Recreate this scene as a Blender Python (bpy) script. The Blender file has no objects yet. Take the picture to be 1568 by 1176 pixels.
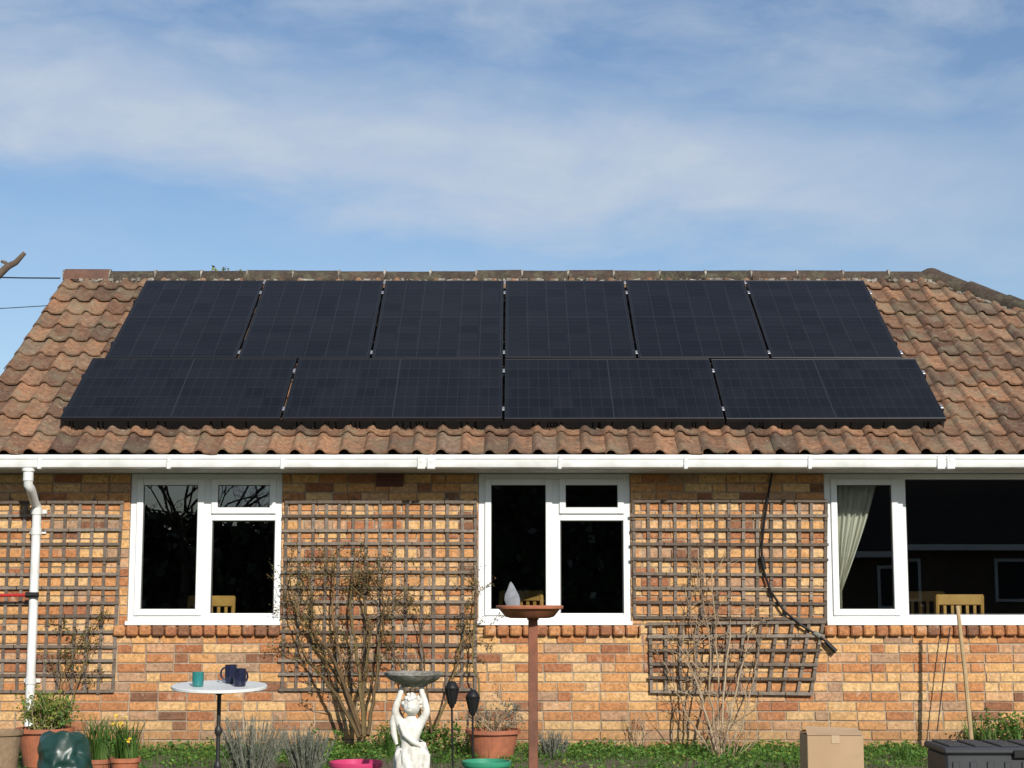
import bpy, math, random
from mathutils import Vector, Matrix, noise
R=random.Random(7)
pi=math.pi
scene=bpy.context.scene
TH=math.radians(7.45); CAMZ=1.2; D0=13.1

def sv(px,py,d):
    """photo measurement -> metres (x,y,z) for a thing standing d metres from the camera station"""
    a=TH+math.atan((588-py)/2500.0); h=d*math.tan(a)
    zd=d*math.cos(TH)+h*math.sin(TH)
    return Vector(((px-784)/2500.0*zd, d-D0, CAMZ+h))

# ------------------------------------------------------------ materials
def newmat(name):
    m=bpy.data.materials.new(name); m.use_nodes=True
    nt=m.node_tree; b=nt.nodes['Principled BSDF']
    return m,nt,b
def N(nt,t,**k):
    n=nt.nodes.new(t)
    for a,v in k.items(): setattr(n,a,v)
    return n
def ramp(nt,stops,interp='LINEAR'):
    r=N(nt,'ShaderNodeValToRGB'); r.color_ramp.interpolation=interp
    e=r.color_ramp.elements
    while len(e)<len(stops): e.new(0.5)
    for i,(p,c) in enumerate(stops):
        e[i].position=p; e[i].color=(c[0],c[1],c[2],1)
    return r
def mix(nt,fac,a,b,mode='MIX'):
    m=N(nt,'ShaderNodeMix',data_type='RGBA',blend_type=mode)
    def s(i,v):
        if isinstance(v,(int,float)): m.inputs[i].default_value=v
        elif isinstance(v,(tuple,list)): m.inputs[i].default_value=(v[0],v[1],v[2],1)
        else: nt.links.new(v,m.inputs[i])
    s(0,fac); s(6,a); s(7,b)
    return m.outputs[2]
def math_(nt,op,a,b=None,c=None,clamp=False):
    m=N(nt,'ShaderNodeMath',operation=op); m.use_clamp=clamp
    for i,v in enumerate((a,b,c)):
        if v is None: continue
        if isinstance(v,(int,float)): m.inputs[i].default_value=v
        else: nt.links.new(v,m.inputs[i])
    return m.outputs[0]
def noise_(nt,scale,detail=4,vec=None,rough=.55):
    n=N(nt,'ShaderNodeTexNoise'); n.inputs['Scale'].default_value=scale
    n.inputs['Detail'].default_value=detail; n.inputs['Roughness'].default_value=rough
    if vec is not None: nt.links.new(vec,n.inputs['Vector'])
    return n.outputs['Fac']
def objco(nt): return N(nt,'ShaderNodeTexCoord').outputs['Object']
def bump(nt,b,h,strength=.4,dist=.01):
    n=N(nt,'ShaderNodeBump'); n.inputs['Strength'].default_value=strength; n.inputs['Distance'].default_value=dist
    nt.links.new(h,n.inputs['Height']); nt.links.new(n.outputs[0],b.inputs['Normal'])
def simple(name,col,rough=.6,var=.25,scale=20,metal=0,bmp=.15,col2=None,spec=.5,s2=3):
    m,nt,b=newmat(name); co=objco(nt)
    f=noise_(nt,scale,5,co); f2=noise_(nt,s2,4,co)
    c2=col2 if col2 else tuple(c*(1-var) for c in col)
    r1=ramp(nt,[(.35,col),(.68,c2)]); nt.links.new(f2,r1.inputs[0])
    k=ramp(nt,[(.3,(1-var*.6,)*3),(.7,(1+var*.3,)*3)]); nt.links.new(f,k.inputs[0])
    nt.links.new(mix(nt,1.0,r1.outputs[0],k.outputs[0],'MULTIPLY'),b.inputs['Base Color'])
    b.inputs['Roughness'].default_value=rough; b.inputs['Metallic'].default_value=metal
    b.inputs['Specular IOR Level'].default_value=spec
    if bmp: bump(nt,b,f,bmp,.004)
    return m
def rndmat(name,stops,rough=.8,nscale=30,namt=.35,bmp=.4,patch=None,trans=0,spec=.3,damp=0):
    m,nt,b=newmat(name); co=objco(nt)
    at=N(nt,'ShaderNodeAttribute',attribute_name='rnd')
    r=ramp(nt,stops); nt.links.new(at.outputs['Fac'],r.inputs[0])
    f=noise_(nt,nscale,6,co,.65)
    k=ramp(nt,[(.3,(1-namt,)*3),(.7,(1+namt*.4,)*3)]); nt.links.new(f,k.inputs[0])
    c=mix(nt,1.0,r.outputs[0],k.outputs[0],'MULTIPLY')
    if patch:
        for (pc,ps,lo,hi,amt) in patch:
            g=noise_(nt,ps,5,co,.7)
            pr=ramp(nt,[(lo,(0,0,0)),(hi,(amt,)*3)]); nt.links.new(g,pr.inputs[0])
            c=mix(nt,pr.outputs[0],c,pc)
    if damp: # soil splash and damp on the lowest courses
        sp=N(nt,'ShaderNodeSeparateXYZ'); nt.links.new(co,sp.inputs[0])
        q=math_(nt,'SUBTRACT',1,math_(nt,'DIVIDE',math_(nt,'ADD',sp.outputs[2],math_(nt,'MULTIPLY',math_(nt,'SUBTRACT',noise_(nt,3,4,co),.5),.5)),.38),clamp=True)
        c=mix(nt,math_(nt,'MULTIPLY',q,damp),c,(.17,.12,.07))
    nt.links.new(c,b.inputs['Base Color'])
    b.inputs['Roughness'].default_value=rough
    b.inputs['Specular IOR Level'].default_value=spec
    if bmp: bump(nt,b,f,bmp,.006)
    if trans:
        t=N(nt,'ShaderNodeBsdfTranslucent'); nt.links.new(c,t.inputs[0])
        ms=N(nt,'ShaderNodeMixShader'); ms.inputs[0].default_value=trans
        out=nt.nodes['Material Output']
        nt.links.new(b.outputs[0],ms.inputs[1]); nt.links.new(t.outputs[0],ms.inputs[2]); nt.links.new(ms.outputs[0],out.inputs[0])
    return m

M={}
M['brick']=rndmat('brick',[(0,(.22,.105,.06)),(.07,(.38,.15,.07)),(.20,(.50,.215,.085)),(.38,(.60,.30,.12)),(.58,(.66,.37,.15)),(.78,(.70,.45,.21)),(.92,(.58,.32,.17)),(1,(.38,.24,.15))],.9,45,.5,.7,
    patch=[((.72,.60,.44),8,.57,.76,.55),((.22,.13,.075),3.2,.62,.78,.4)],damp=.55)
M['mortar']=simple('mortar',(.40,.32,.23),.95,.4,40,bmp=.5,col2=(.25,.19,.135))
M['tile']=rndmat('roof_tile',[(0,(.11,.062,.042)),(.3,(.20,.105,.062)),(.6,(.27,.145,.082)),(.85,(.36,.185,.10)),(1,(.22,.14,.095))],.92,25,.55,.5,
    patch=[((.21,.18,.115),4.5,.47,.64,.6),((.075,.052,.038),2.2,.48,.66,.6),((.38,.35,.25),24,.60,.69,.65)])
M['ridge']=rndmat('ridge_tile',[(0,(.045,.036,.028)),(.5,(.07,.052,.04)),(1,(.09,.062,.046))],.92,30,.5,.5,
    patch=[((.12,.12,.07),9,.5,.65,.6),((.03,.026,.02),5,.5,.7,.6)])
M['ridgered']=simple('clay_ridge_tile',(.15,.075,.05),.9,.4,20,col2=(.10,.055,.04))
M['ridgemortar']=simple('ridge_mortar',(.40,.37,.31),.95,.6,30,bmp=.6,col2=(.12,.10,.08),s2=14)
M['upvc']=simple('white_upvc',(.82,.82,.81),.28,.05,6,bmp=0,col2=(.76,.76,.74))
M['gutter']=simple('gutter_plastic',(.80,.80,.79),.35,.12,9,bmp=0,col2=(.64,.64,.60),s2=5)
M['gasket']=simple('rubber_gasket',(.03,.03,.03),.6,.1)
M['soffit']=simple('soffit_board',(.55,.55,.53),.6,.15)
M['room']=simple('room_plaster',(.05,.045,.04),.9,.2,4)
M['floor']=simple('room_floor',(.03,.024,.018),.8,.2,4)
M['pine']=simple('pine_wood',(.66,.40,.11),.5,.2,15,col2=(.5,.28,.07))
M['black']=simple('black_plastic',(.012,.012,.013),.5,.2,20,spec=.3)
M['frame']=simple('black_anodised',(.014,.014,.016),.4,.1,20,metal=.3,bmp=0)
M['alu']=simple('aluminium',(.55,.55,.57),.4,.1,30,metal=.8,bmp=0)
M['trellis']=rndmat('weathered_trellis',[(0,(.12,.092,.07)),(.5,(.175,.14,.11)),(1,(.25,.205,.165))],.9,30,.4,.3)
M['terra']=simple('terracotta',(.42,.14,.065),.8,.3,25,col2=(.30,.11,.06),s2=8)
M['rust']=simple('stained_post',(.24,.08,.04),.75,.4,20,col2=(.14,.06,.035))
M['stone']=simple('grey_stone',(.28,.27,.24),.95,.5,40,bmp=.8,col2=(.12,.115,.09),s2=14)
M['slate']=simple('slate',(.16,.17,.19),.7,.4,40,bmp=.4,col2=(.26,.27,.29),s2=14)
M['white_stone']=simple('white_cast_stone',(.76,.74,.70),.75,.25,50,bmp=.3,col2=(.56,.53,.46),s2=14)
M['whitetop']=simple('white_tabletop',(.74,.74,.72),.4,.1,10,bmp=0)
M['iron']=simple('black_iron',(.02,.02,.02),.5,.2,30)
M['teal']=simple('teal_glaze',(.03,.20,.19),.2,.2,30,bmp=0)
M['navy']=simple('navy_glaze',(.012,.016,.045),.25,.3,30,bmp=0)
M['card']=simple('cardboard',(.44,.30,.18),.9,.12,12,col2=(.38,.25,.145))
M['tape']=simple('parcel_tape',(.52,.38,.24),.3,.1)
M['storage']=simple('charcoal_plastic',(.035,.037,.042),.55,.2,30)
M['cane']=simple('cane_wood',(.46,.32,.16),.7,.3,20)
M['red']=simple('red_paint',(.45,.02,.02),.4,.1)
M['pink']=simple('pink_plastic',(.60,.05,.16),.35,.1)
M['greenpl']=simple('green_plastic',(.04,.28,.16),.4,.1)
M['bag']=simple('green_bag',(.013,.055,.042),.38,.2,14,bmp=.5,col2=(.009,.038,.03),s2=6,spec=.6)
M['curtain']=simple('cream_curtain',(.74,.73,.62),.9,.06,10)
M['soil']=simple('soil',(.10,.07,.048),1,.5,40,bmp=1,col2=(.15,.115,.08))
M['airbrick']=simple('air_brick_clay',(.20,.05,.03),.85,.3)
M['twig']=rndmat('dry_twig',[(0,(.24,.16,.095)),(1,(.42,.32,.21))],.9,30,.3,.2)
M['rosewood']=rndmat('rose_stem',[(0,(.09,.055,.028)),(.6,(.17,.125,.05)),(1,(.22,.11,.06))],.85,30,.3,.2)
M['bark']=simple('tree_bark',(.17,.12,.085),.95,.5,15,bmp=1)
def leafm(n,a,b,c,t=.3): return rndmat(n,[(0,a),(.5,b),(1,c)],.6,10,.2,0,trans=t)
M['roseleaf']=leafm('rose_leaf',(.12,.045,.02),(.10,.10,.03),(.16,.16,.045))
M['leaf']=leafm('green_leaf',(.045,.11,.015),(.09,.20,.03),(.15,.28,.05))
M['yleaf']=leafm('yellow_green_leaf',(.14,.19,.03),(.24,.28,.05),(.32,.34,.08))
M['lav']=leafm('lavender_leaf',(.10,.11,.08),(.17,.18,.14),(.26,.25,.20),.15)
M['grassb']=leafm('grass_blade',(.04,.10,.015),(.07,.16,.025),(.14,.20,.05))
M['hedge']=rndmat('hedge_leaf',[(0,(.015,.028,.008)),(.6,(.045,.07,.02)),(.93,(.08,.11,.04)),(1,(.5,.48,.44))],.5,10,.2,0,spec=.6)
M['daff']=simple('daffodil_petal',(.8,.55,.03),.6,.1)
M['nwall']=simple('neighbour_wall',(.16,.10,.07),.9,.3,8)
M['nroof']=simple('neighbour_roof',(.06,.05,.042),.9,.3,8)

# glass
m,nt,b=newmat('window_glass'); nt.nodes.remove(b)
tr=N(nt,'ShaderNodeBsdfTransparent'); tr.inputs[0].default_value=(.82,.85,.84,1)
gl=N(nt,'ShaderNodeBsdfGlossy'); gl.inputs['Roughness'].default_value=.0
fr=N(nt,'ShaderNodeFresnel'); fr.inputs[0].default_value=1.5
ms=N(nt,'ShaderNodeMixShader'); nt.links.new(math_(nt,'MULTIPLY',fr.outputs[0],3.4,clamp=True),ms.inputs[0])
nt.links.new(tr.outputs[0],ms.inputs[1]); nt.links.new(gl.outputs[0],ms.inputs[2])
nt.links.new(ms.outputs[0],nt.nodes['Material Output'].inputs[0]); M['glass']=m

# solar cell glass (object space grid)
m,nt,b=newmat('solar_cells'); co=objco(nt); sp=N(nt,'ShaderNodeSeparateXYZ'); nt.links.new(co,sp.inputs[0])
def linemask(v,per,w):
    fr_=math_(nt,'FRACT',math_(nt,'DIVIDE',v,per))
    d=math_(nt,'ABSOLUTE',math_(nt,'SUBTRACT',fr_,.5))
    return math_(nt,'GREATER_THAN',d,.5-w/per)
lx=linemask(math_(nt,'ADD',sp.outputs[0],-.021),.182,.0026); ly=linemask(math_(nt,'ADD',sp.outputs[1],-.881),.0855,.0014)
mid=math_(nt,'LESS_THAN',math_(nt,'ABSOLUTE',math_(nt,'SUBTRACT',sp.outputs[1],.881)),.005)
g=math_(nt,'MAXIMUM',math_(nt,'MAXIMUM',lx,ly),mid)
cell=N(nt,'ShaderNodeTexWhiteNoise')
fl=N(nt,'ShaderNodeVectorMath',operation='SNAP'); nt.links.new(co,fl.inputs[0]); fl.inputs[1].default_value=(.182,.171,5)
oi=N(nt,'ShaderNodeObjectInfo'); ad=N(nt,'ShaderNodeVectorMath',operation='ADD'); nt.links.new(fl.outputs[0],ad.inputs[0]); nt.links.new(oi.outputs['Random'],ad.inputs[1])
nt.links.new(ad.outputs[0],cell.inputs[0])
c1=mix(nt,cell.outputs[0],(.0028,.003,.005),(.0075,.0072,.010))
c3=mix(nt,g,c1,(.021,.022,.027))
nt.links.new(c3,b.inputs['Base Color'])
dn=noise_(nt,1.3,5,co); rr_=ramp(nt,[(.3,(.20,)*3),(.7,(.34,)*3)]); nt.links.new(dn,rr_.inputs[0]); nt.links.new(rr_.outputs[0],b.inputs['Roughness'])
b.inputs['Specular IOR Level'].default_value=.19
M['cells']=m

# flat brick for unseen side walls
m,nt,b=newmat('side_brick'); co=objco(nt); sp=N(nt,'ShaderNodeSeparateXYZ'); nt.links.new(co,sp.inputs[0])
cb=N(nt,'ShaderNodeCombineXYZ'); nt.links.new(math_(nt,'ADD',sp.outputs[0],sp.outputs[1]),cb.inputs[0]); nt.links.new(sp.outputs[2],cb.inputs[1])
bt=N(nt,'ShaderNodeTexBrick'); nt.links.new(cb.outputs[0],bt.inputs[0]); bt.inputs['Scale'].default_value=1
bt.inputs['Brick Width'].default_value=.225; bt.inputs['Row Height'].default_value=.075; bt.inputs['Mortar Size'].default_value=.006
bt.inputs['Color1'].default_value=(.60,.32,.14,1); bt.inputs['Color2'].default_value=(.40,.18,.08,1); bt.inputs['Mortar'].default_value=(.36,.29,.22,1)
nt.links.new(bt.outputs[0],b.inputs['Base Color']); b.inputs['Roughness'].default_value=.9; M['sidebrick']=m

# ground
m,nt,b=newmat('garden_ground'); co=objco(nt)
f=noise_(nt,.6,6,co); f2=noise_(nt,25,5,co)
r1=ramp(nt,[(.4,(.05,.09,.02)),(.6,(.08,.12,.035))]); nt.links.new(f2,r1.inputs[0])
r2=ramp(nt,[(.35,(.09,.065,.045)),(.65,(.14,.105,.07))]); nt.links.new(f2,r2.inputs[0])
r3=ramp(nt,[(.45,(0,0,0)),(.55,(1,1,1))]); nt.links.new(f,r3.inputs[0])
nt.links.new(mix(nt,r3.outputs[0],r1.outputs[0],r2.outputs[0]),b.inputs['Base Color']); b.inputs['Roughness'].default_value=1
bump(nt,b,f2,.8,.03); M['ground']=m

# ------------------------------------------------------------ mesh builder
class MB:
    def __init__(s): s.v=[];s.f=[];s.m=[];s.r=[];s.mats=[]
    def add(s,verts,faces,mat,rnd=None):
        mt=M[mat]
        if mt not in s.mats: s.mats.append(mt)
        k=s.mats.index(mt); o=len(s.v); s.v.extend([tuple(p) for p in verts])
        if rnd is None: rnd=R.random()
        for q in faces:
            s.f.append(tuple(i+o for i in q)); s.m.append(k); s.r.append(rnd)
    def quad(s,a,b,c,d,mat,rnd=None): s.add([a,b,c,d],[(0,1,2,3)],mat,rnd)
    def box(s,x0,x1,y0,y1,z0,z1,mat,rnd=None,ch=0):
        s.obox(Vector(((x0+x1)/2,(y0+y1)/2,(z0+z1)/2)),Vector((1,0,0)),Vector((0,1,0)),Vector((0,0,1)),abs(x1-x0)/2,abs(y1-y0)/2,abs(z1-z0)/2,mat,rnd,ch)
    def obox(s,c,ax,ay,az,hx,hy,hz,mat,rnd=None,ch=0):
        c=Vector(c)
        if ch<=0:
            P=[c+ax*(hx*i)+ay*(hy*j)+az*(hz*k) for k in(-1,1) for j in(-1,1) for i in(-1,1)]
            s.add(P,[(0,2,3,1),(4,5,7,6),(0,1,5,4),(2,6,7,3),(0,4,6,2),(1,3,7,5)],mat,rnd)
        else:
            P=[];ix={}
            for k in(-1,1):
                for j in(-1,1):
                    for i in(-1,1):
                        for a in range(3):
                            h=[hx,hy,hz]; h=[h[q]-(ch if q!=a else 0) for q in range(3)]
                            ix[(i,j,k,a)]=len(P); P.append(c+ax*(h[0]*i)+ay*(h[1]*j)+az*(h[2]*k))
            F=[]
            S=(-1,1)
            for a in range(3):
                o=[q for q in range(3) if q!=a]
                for sg in S:
                    L=[]
                    for (p,q) in((-1,-1),(1,-1),(1,1),(-1,1)):
                        t=[0,0,0]; t[a]=sg; t[o[0]]=p; t[o[1]]=q; L.append(ix[(t[0],t[1],t[2],a)])
                    F.append(tuple(L) if (sg>0)==(a!=1) else tuple(L[::-1]))
            for a in range(3): # edges along axis a
                o=[q for q in range(3) if q!=a]
                for p in S:
                    for q in S:
                        t0=[0,0,0]; t0[a]=-1; t0[o[0]]=p; t0[o[1]]=q
                        t1=list(t0); t1[a]=1
                        L=[ix[(*t0,o[0])],ix[(*t1,o[0])],ix[(*t1,o[1])],ix[(*t0,o[1])]]
                        F.append(tuple(L))
            for k in S:
                for j in S:
                    for i in S: F.append((ix[(i,j,k,0)],ix[(i,j,k,1)],ix[(i,j,k,2)]))
            s.add(P,F,mat,rnd)
    def tube(s,pts,rad,mat,n=6,rnd=None):
        pts=[Vector(p) for p in pts]
        if isinstance(rad,(int,float)): rad=[rad]*len(pts)
        V=[];F=[]; up=None
        for i,p in enumerate(pts):
            t=(pts[min(i+1,len(pts)-1)]-pts[max(i-1,0)])
            if t.length<1e-9: t=Vector((0,0,1))
            t.normalize()
            if up is None: up=Vector((1,0,0)) if abs(t.x)<.8 else Vector((0,0,1))
            a=(up-t*up.dot(t)).normalized(); b_=t.cross(a); up=a
            for k in range(n):
                w=2*pi*k/n; V.append(p+(a*math.cos(w)+b_*math.sin(w))*rad[i])
        for i in range(len(pts)-1):
            for k in range(n): F.append((i*n+k,i*n+(k+1)%n,(i+1)*n+(k+1)%n,(i+1)*n+k))
        F.append(tuple(range(n))[::-1]); F.append(tuple((len(pts)-1)*n+k for k in range(n)))
        s.add(V,F,mat,rnd)
    def lathe(s,c,prof,mat,n=32,rnd=None,fn=None,sx=1,sy=1):
        V=[];F=[]
        for (r,z) in prof:
            for k in range(n):
                w=2*pi*k/n; p=Vector((c[0]+r*math.cos(w)*sx,c[1]+r*math.sin(w)*sy,c[2]+z))
                if fn: p=fn(p)
                V.append(p)
        for i in range(len(prof)-1):
            for k in range(n): F.append((i*n+k,i*n+(k+1)%n,(i+1)*n+(k+1)%n,(i+1)*n+k))
        s.add(V,F,mat,rnd)
    def leaf(s,c,size,mat,asp=.5,d=None):
        a=Vector((R.gauss(0,1),R.gauss(0,1),R.gauss(0,1))) if d is None else Vector(d)
        a.normalize(); b_=a.cross(Vector((R.gauss(0,1),R.gauss(0,1),R.gauss(0,1))));
        if b_.length<1e-4: return
        b_.normalize(); c=Vector(c); h=size*R.uniform(.6,1.2)
        s.add([c-a*h,c+b_*h*asp,c+a*h,c-b_*h*asp],[(0,1,2,3)],mat)
    def build(s,name,parent=None,smooth=False,ang=40):
        me=bpy.data.meshes.new(name); me.from_pydata(s.v,[],s.f)
        for mt in s.mats: me.materials.append(mt)
        me.polygons.foreach_set('material_index',s.m)
        at=me.attributes.new('rnd','FLOAT','FACE'); at.data.foreach_set('value',s.r)
        if smooth:
            me.polygons.foreach_set('use_smooth',[True]*len(s.f)); me.set_sharp_from_angle(angle=math.radians(ang))
        me.update()
        o=bpy.data.objects.new(name,me); scene.collection.objects.link(o)
        if parent: o.parent=parent
        return o
def empty(name):
    o=bpy.data.objects.new(name,None); scene.collection.objects.link(o); return o

# ------------------------------------------------------------ house
house=empty('brick_bungalow')
WT=2.19
def wx(px): return sv(px,850,D0).x
def wz(py): return sv(784,py,D0).z
WB=wz(957)
W=[(wx(197),wx(431)),(wx(732),wx(966)),(wx(1264),wx(1700))]
holes=[(a,b,WB,WT+.1) for a,b in W]
XL,XR=-4.36,6.95
mb=MB(); mo=MB()
xs=sorted([XL,XR]+[v for a,b in W for v in(a,b)])
for i in range(len(xs)-1):
    a,b=xs[i],xs[i+1]; hole=any(abs(a-h[0])<1e-6 for h in holes)
    z1=WB if hole else WT
    mo.quad((a,0,-.1),(b,0,-.1),(b,0,z1),(a,0,z1),'mortar')
for a,b,z0,z1 in holes:
    mo.quad((a,0,z0),(a,.25,z0),(a,.25,WT),(a,0,WT),'mortar'); mo.quad((b,0,z0),(b,0,WT),(b,.25,WT),(b,.25,z0),'mortar')
    mo.quad((a,0,z0),(b,0,z0),(b,.25,z0),(a,.25,z0),'mortar')
def brick(a,b,z0,z1):
    j=lambda s=.0025: R.uniform(-s,s)
    c=.004; yo=-.004; yf=-.0095+R.uniform(-.003,.0035)
    a+=j();b+=j();z0+=j(.0018);z1+=j(.0018)
    V=[(a,.002,z0),(b,.002,z0),(b,.002,z1),(a,.002,z1),(a,yo,z0),(b,yo,z0),(b,yo,z1),(a,yo,z1),
       (a+c+j(),yf,z0+c+j()),(b-c+j(),yf,z0+c+j()),(b-c+j(),yf,z1-c+j()),(a+c+j(),yf,z1-c+j())]
    F=[(8,9,10,11)]
    for i in range(4):
        k=(i+1)%4; F.append((i,k,k+4,i+4)); F.append((i+4,k+4,k+8,i+8))
    mb.add(V,F,'brick')
row=0; z=-.06
while z<WT-.02:
    x=XL-(.1125 if row%2 else 0)+R.uniform(-.01,.01)
    zt=min(z+.065,WT)
    while x<XR:
        L=.215 if R.random()>.16 else .1025
        x1=x+L; segs=[(max(x,XL),min(x1,XR))]
        for h in holes:
            if z+.05>h[2]:
                ns=[]
                for (p,q) in segs:
                    if q<=h[0] or p>=h[1]: ns.append((p,q)); continue
                    if p<h[0]: ns.append((p,h[0]))
                    if q>h[1]: ns.append((h[1],q))
                segs=ns
        for p,q in segs:
            if q-p>.025: brick(p,q,z,zt)
        x=x1+.010
    z+=.075; row+=1
mo.build('mortar_backing',house); mb.build('brick_courses',house)
s=MB()
s.quad((XL,0,-.1),(XL,5.44,-.1),(XL,5.44,WT),(XL,0,WT),'sidebrick')
s.add([(XL,-.0,WT),(XL,5.44,WT),(XL,2.72,4.2)],[(0,1,2)],'sidebrick')
s.quad((XR,0,-.1),(XR,5.44,-.1),(XR,5.44,WT),(XR,0,WT),'sidebrick')
s.quad((XL,5.44,-.1),(XR,5.44,-.1),(XR,5.44,WT),(XL,5.44,WT),'sidebrick')
s.build('side_walls',house)
s=MB()
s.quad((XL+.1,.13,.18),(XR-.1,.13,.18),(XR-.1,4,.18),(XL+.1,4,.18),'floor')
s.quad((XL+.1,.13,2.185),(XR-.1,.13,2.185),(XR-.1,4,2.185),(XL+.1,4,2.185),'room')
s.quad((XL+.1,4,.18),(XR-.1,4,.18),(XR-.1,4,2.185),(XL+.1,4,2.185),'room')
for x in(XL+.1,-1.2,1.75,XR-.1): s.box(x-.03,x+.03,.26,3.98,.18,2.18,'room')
s.build('rooms',house)
s=MB()
for a,b in((wx(178),wx(432)),(wx(741),wx(980)),(wx(1258),wx(1710))):
    x=a
    while x<b-.02:
        w=.102; zt=WB-.004+R.uniform(-.003,.003)
        s.obox(((x+min(x+w,b))/2,-.012,zt-.04),Vector((1,0,0)),Vector((0,1,0)),Vector((0,0,1)),(min(x+w,b)-x)/2-.005,.045,.04,'brick',R.uniform(0,.3),.012)
        x+=w
s.build('brick_sills',house,True)
s=MB(); p=sv(597,735,D0)
s.box(p.x-.108,p.x+.108,-.016,-.002,p.z-.055,p.z+.05,'airbrick')
for i in range(9):
    for k in range(3):
        s.box(p.x-.1+i*.0235,p.x-.1+i*.0235+.012,-.0185,-.0162,p.z-.045+k*.03,p.z-.045+k*.03+.018,'gasket')
s.build('air_brick',house)

def bar(mb_,x0,x1,z0,z1,y0,y1,mat='upvc',ch=.004): mb_.box(x0,x1,y0,y1,z0,z1,mat,.5,ch)
def framed(mb_,x0,x1,z0,z1,w,y0,y1):
    bar(mb_,x0,x0+w,z0,z1,y0,y1); bar(mb_,x1-w,x1,z0,z1,y0,y1)
    bar(mb_,x0+w,x1-w,z0,z0+w,y0+.001,y1); bar(mb_,x0+w,x1-w,z1-w,z1,y0+.001,y1)
def glaze(mb_,g,x0,x1,z0,z1,y):
    e=.005
    mb_.box(x0,x0+e,y-.006,y,z0,z1,'gasket'); mb_.box(x1-e,x1,y-.006,y,z0,z1,'gasket')
    mb_.box(x0+e,x1-e,y-.006,y,z0,z0+e,'gasket'); mb_.box(x0+e,x1-e,y-.006,y,z1-e,z1,'gasket')
    t=R.uniform(-.0025,.0025); t2=R.uniform(-.002,.002)
    g.quad((x0,y+t,z0),(x1,y-t,z0),(x1,y-t+t2,z1),(x0,y+t+t2,z1),'glass')
def window(name,a,b,kind):
    f=MB(); g=MB(); z0=WB+.002; z1=WT-.002; Y=.012
    w=.058
    bar(f,a+.002,a+w,z0,z1,Y,.09); bar(f,b-w,b-.002,z0,z1,Y,.09)
    bar(f,a+w,b-w,z1-.045,z1,Y+.001,.09); bar(f,a+w,b-w,z0,z0+w+.02,Y+.001,.09)
    bar(f,a-.006,b+.006,z0-.004,z0+.028,-.045,Y-.001)
    mx=a+.585; zb=z0+w+.02; zt=z1-.045
    bar(f,mx,mx+.072,zb,zt,Y+.0015,.09)
    framed(f,a+w-.004,mx+.006,zb-.005,zt+.003,.05,Y-.018,.06)
    glaze(f,g,a+w+.046,mx-.044,zb+.045,zt-.047,Y+.012)
    rx0=mx+.072; rx1=b-w
    if kind==0:
        tz=wz(797)
        bar(f,rx0,rx1,tz,tz+.062,Y+.0017,.09)
        framed(f,rx0-.006,rx1+.006,tz+.054,zt+.003,.05,Y-.018,.06)
        glaze(f,g,rx0+.044,rx1-.044,tz+.104,zt-.047,Y+.012)
        glaze(f,g,rx0+.004,rx1-.004,zb+.004,tz-.004,Y+.03)
        bar(f,rx0,rx1,zb-.001,zb+.012,Y+.008,.06)
    else:
        glaze(f,g,rx0+.004,rx1-.004,zb+.004,zt-.004,Y+.03)
    e=empty(name); e.parent=house
    f.build(name+'_frame',e); g.build(name+'_glass',e)
window('window_left',*W[0],0); window('window_middle',*W[1],0); window('window_right',*W[2],1)
s=MB()
def curtain(xa,z1,z0,wtop,wbot,y,mat,side=1):
    nu,nv=60,30; V=[];F=[]
    for j in range(nv+1):
        v=j/nv; wv=wtop+(wbot-wtop)*(v**1.25)
        for i in range(nu+1):
            u=i/nu; xx=xa+side*wv*u
            V.append((xx,y+.022*math.sin(u*38+1.2*math.sin(v*3))+.008*math.sin(u*90),z1+(z0-z1)*v))
    for j in range(nv):
        for i in range(nu): o=j*(nu+1)+i; F.append((o,o+1,o+nu+2,o+nu+1))
    s.add(V,F,mat)
curtain(wx(1284),2.15,wz(905),.36,.05,.16,'curtain')
curtain(wx(1284),wz(905),WB,.05,.05,.16,'curtain')
s.build('curtain',house,True,80)
def chair(px,py,d,rot=0):
    top=sv(px,py,d); z0=.18; H=top.z-z0
    c=MB(); w=.2; A=Matrix.Rotation(rot,3,'Z')
    def P(x,y,z): q=A@Vector((x,y,0)); return Vector((top.x+q.x,top.y+q.y,z0+z))
    for x in(-w,w):
        c.tube([P(x,0,0),P(x,0,H*.45),P(x,-.03,H)],[.018,.02,.018],'pine',8)
        c.tube([P(x,.38,0),P(x,.38,.44)],.018,'pine',8)
    ax=A@Vector((1,0,0)); ay=A@Vector((0,1,0)); az=Vector((0,0,1))
    c.obox(P(0,-.03,H-.035),ax,ay,az,w+.01,.012,.045,'pine',.5,.006)
    c.obox(P(0,-.02,H-.28),ax,ay,az,w,.01,.02,'pine',.5,.004)
    for k in range(5):
        x=-w+.4*(k+1)/6; c.obox(P(x,-.024,H-.16),ax,ay,az,.013,.006,.11,'pine',.5)
    c.obox(P(0,.19,.45),ax,ay,az,w+.02,.21,.015,'pine',.5,.006)
    c.build('dining_chair',None,True)
chair(322,914,13.9,.6); chair(800,906,14.3,-.5); chair(1467,912,14.0,.15); chair(1408,907,14.8,-.2)

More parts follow.
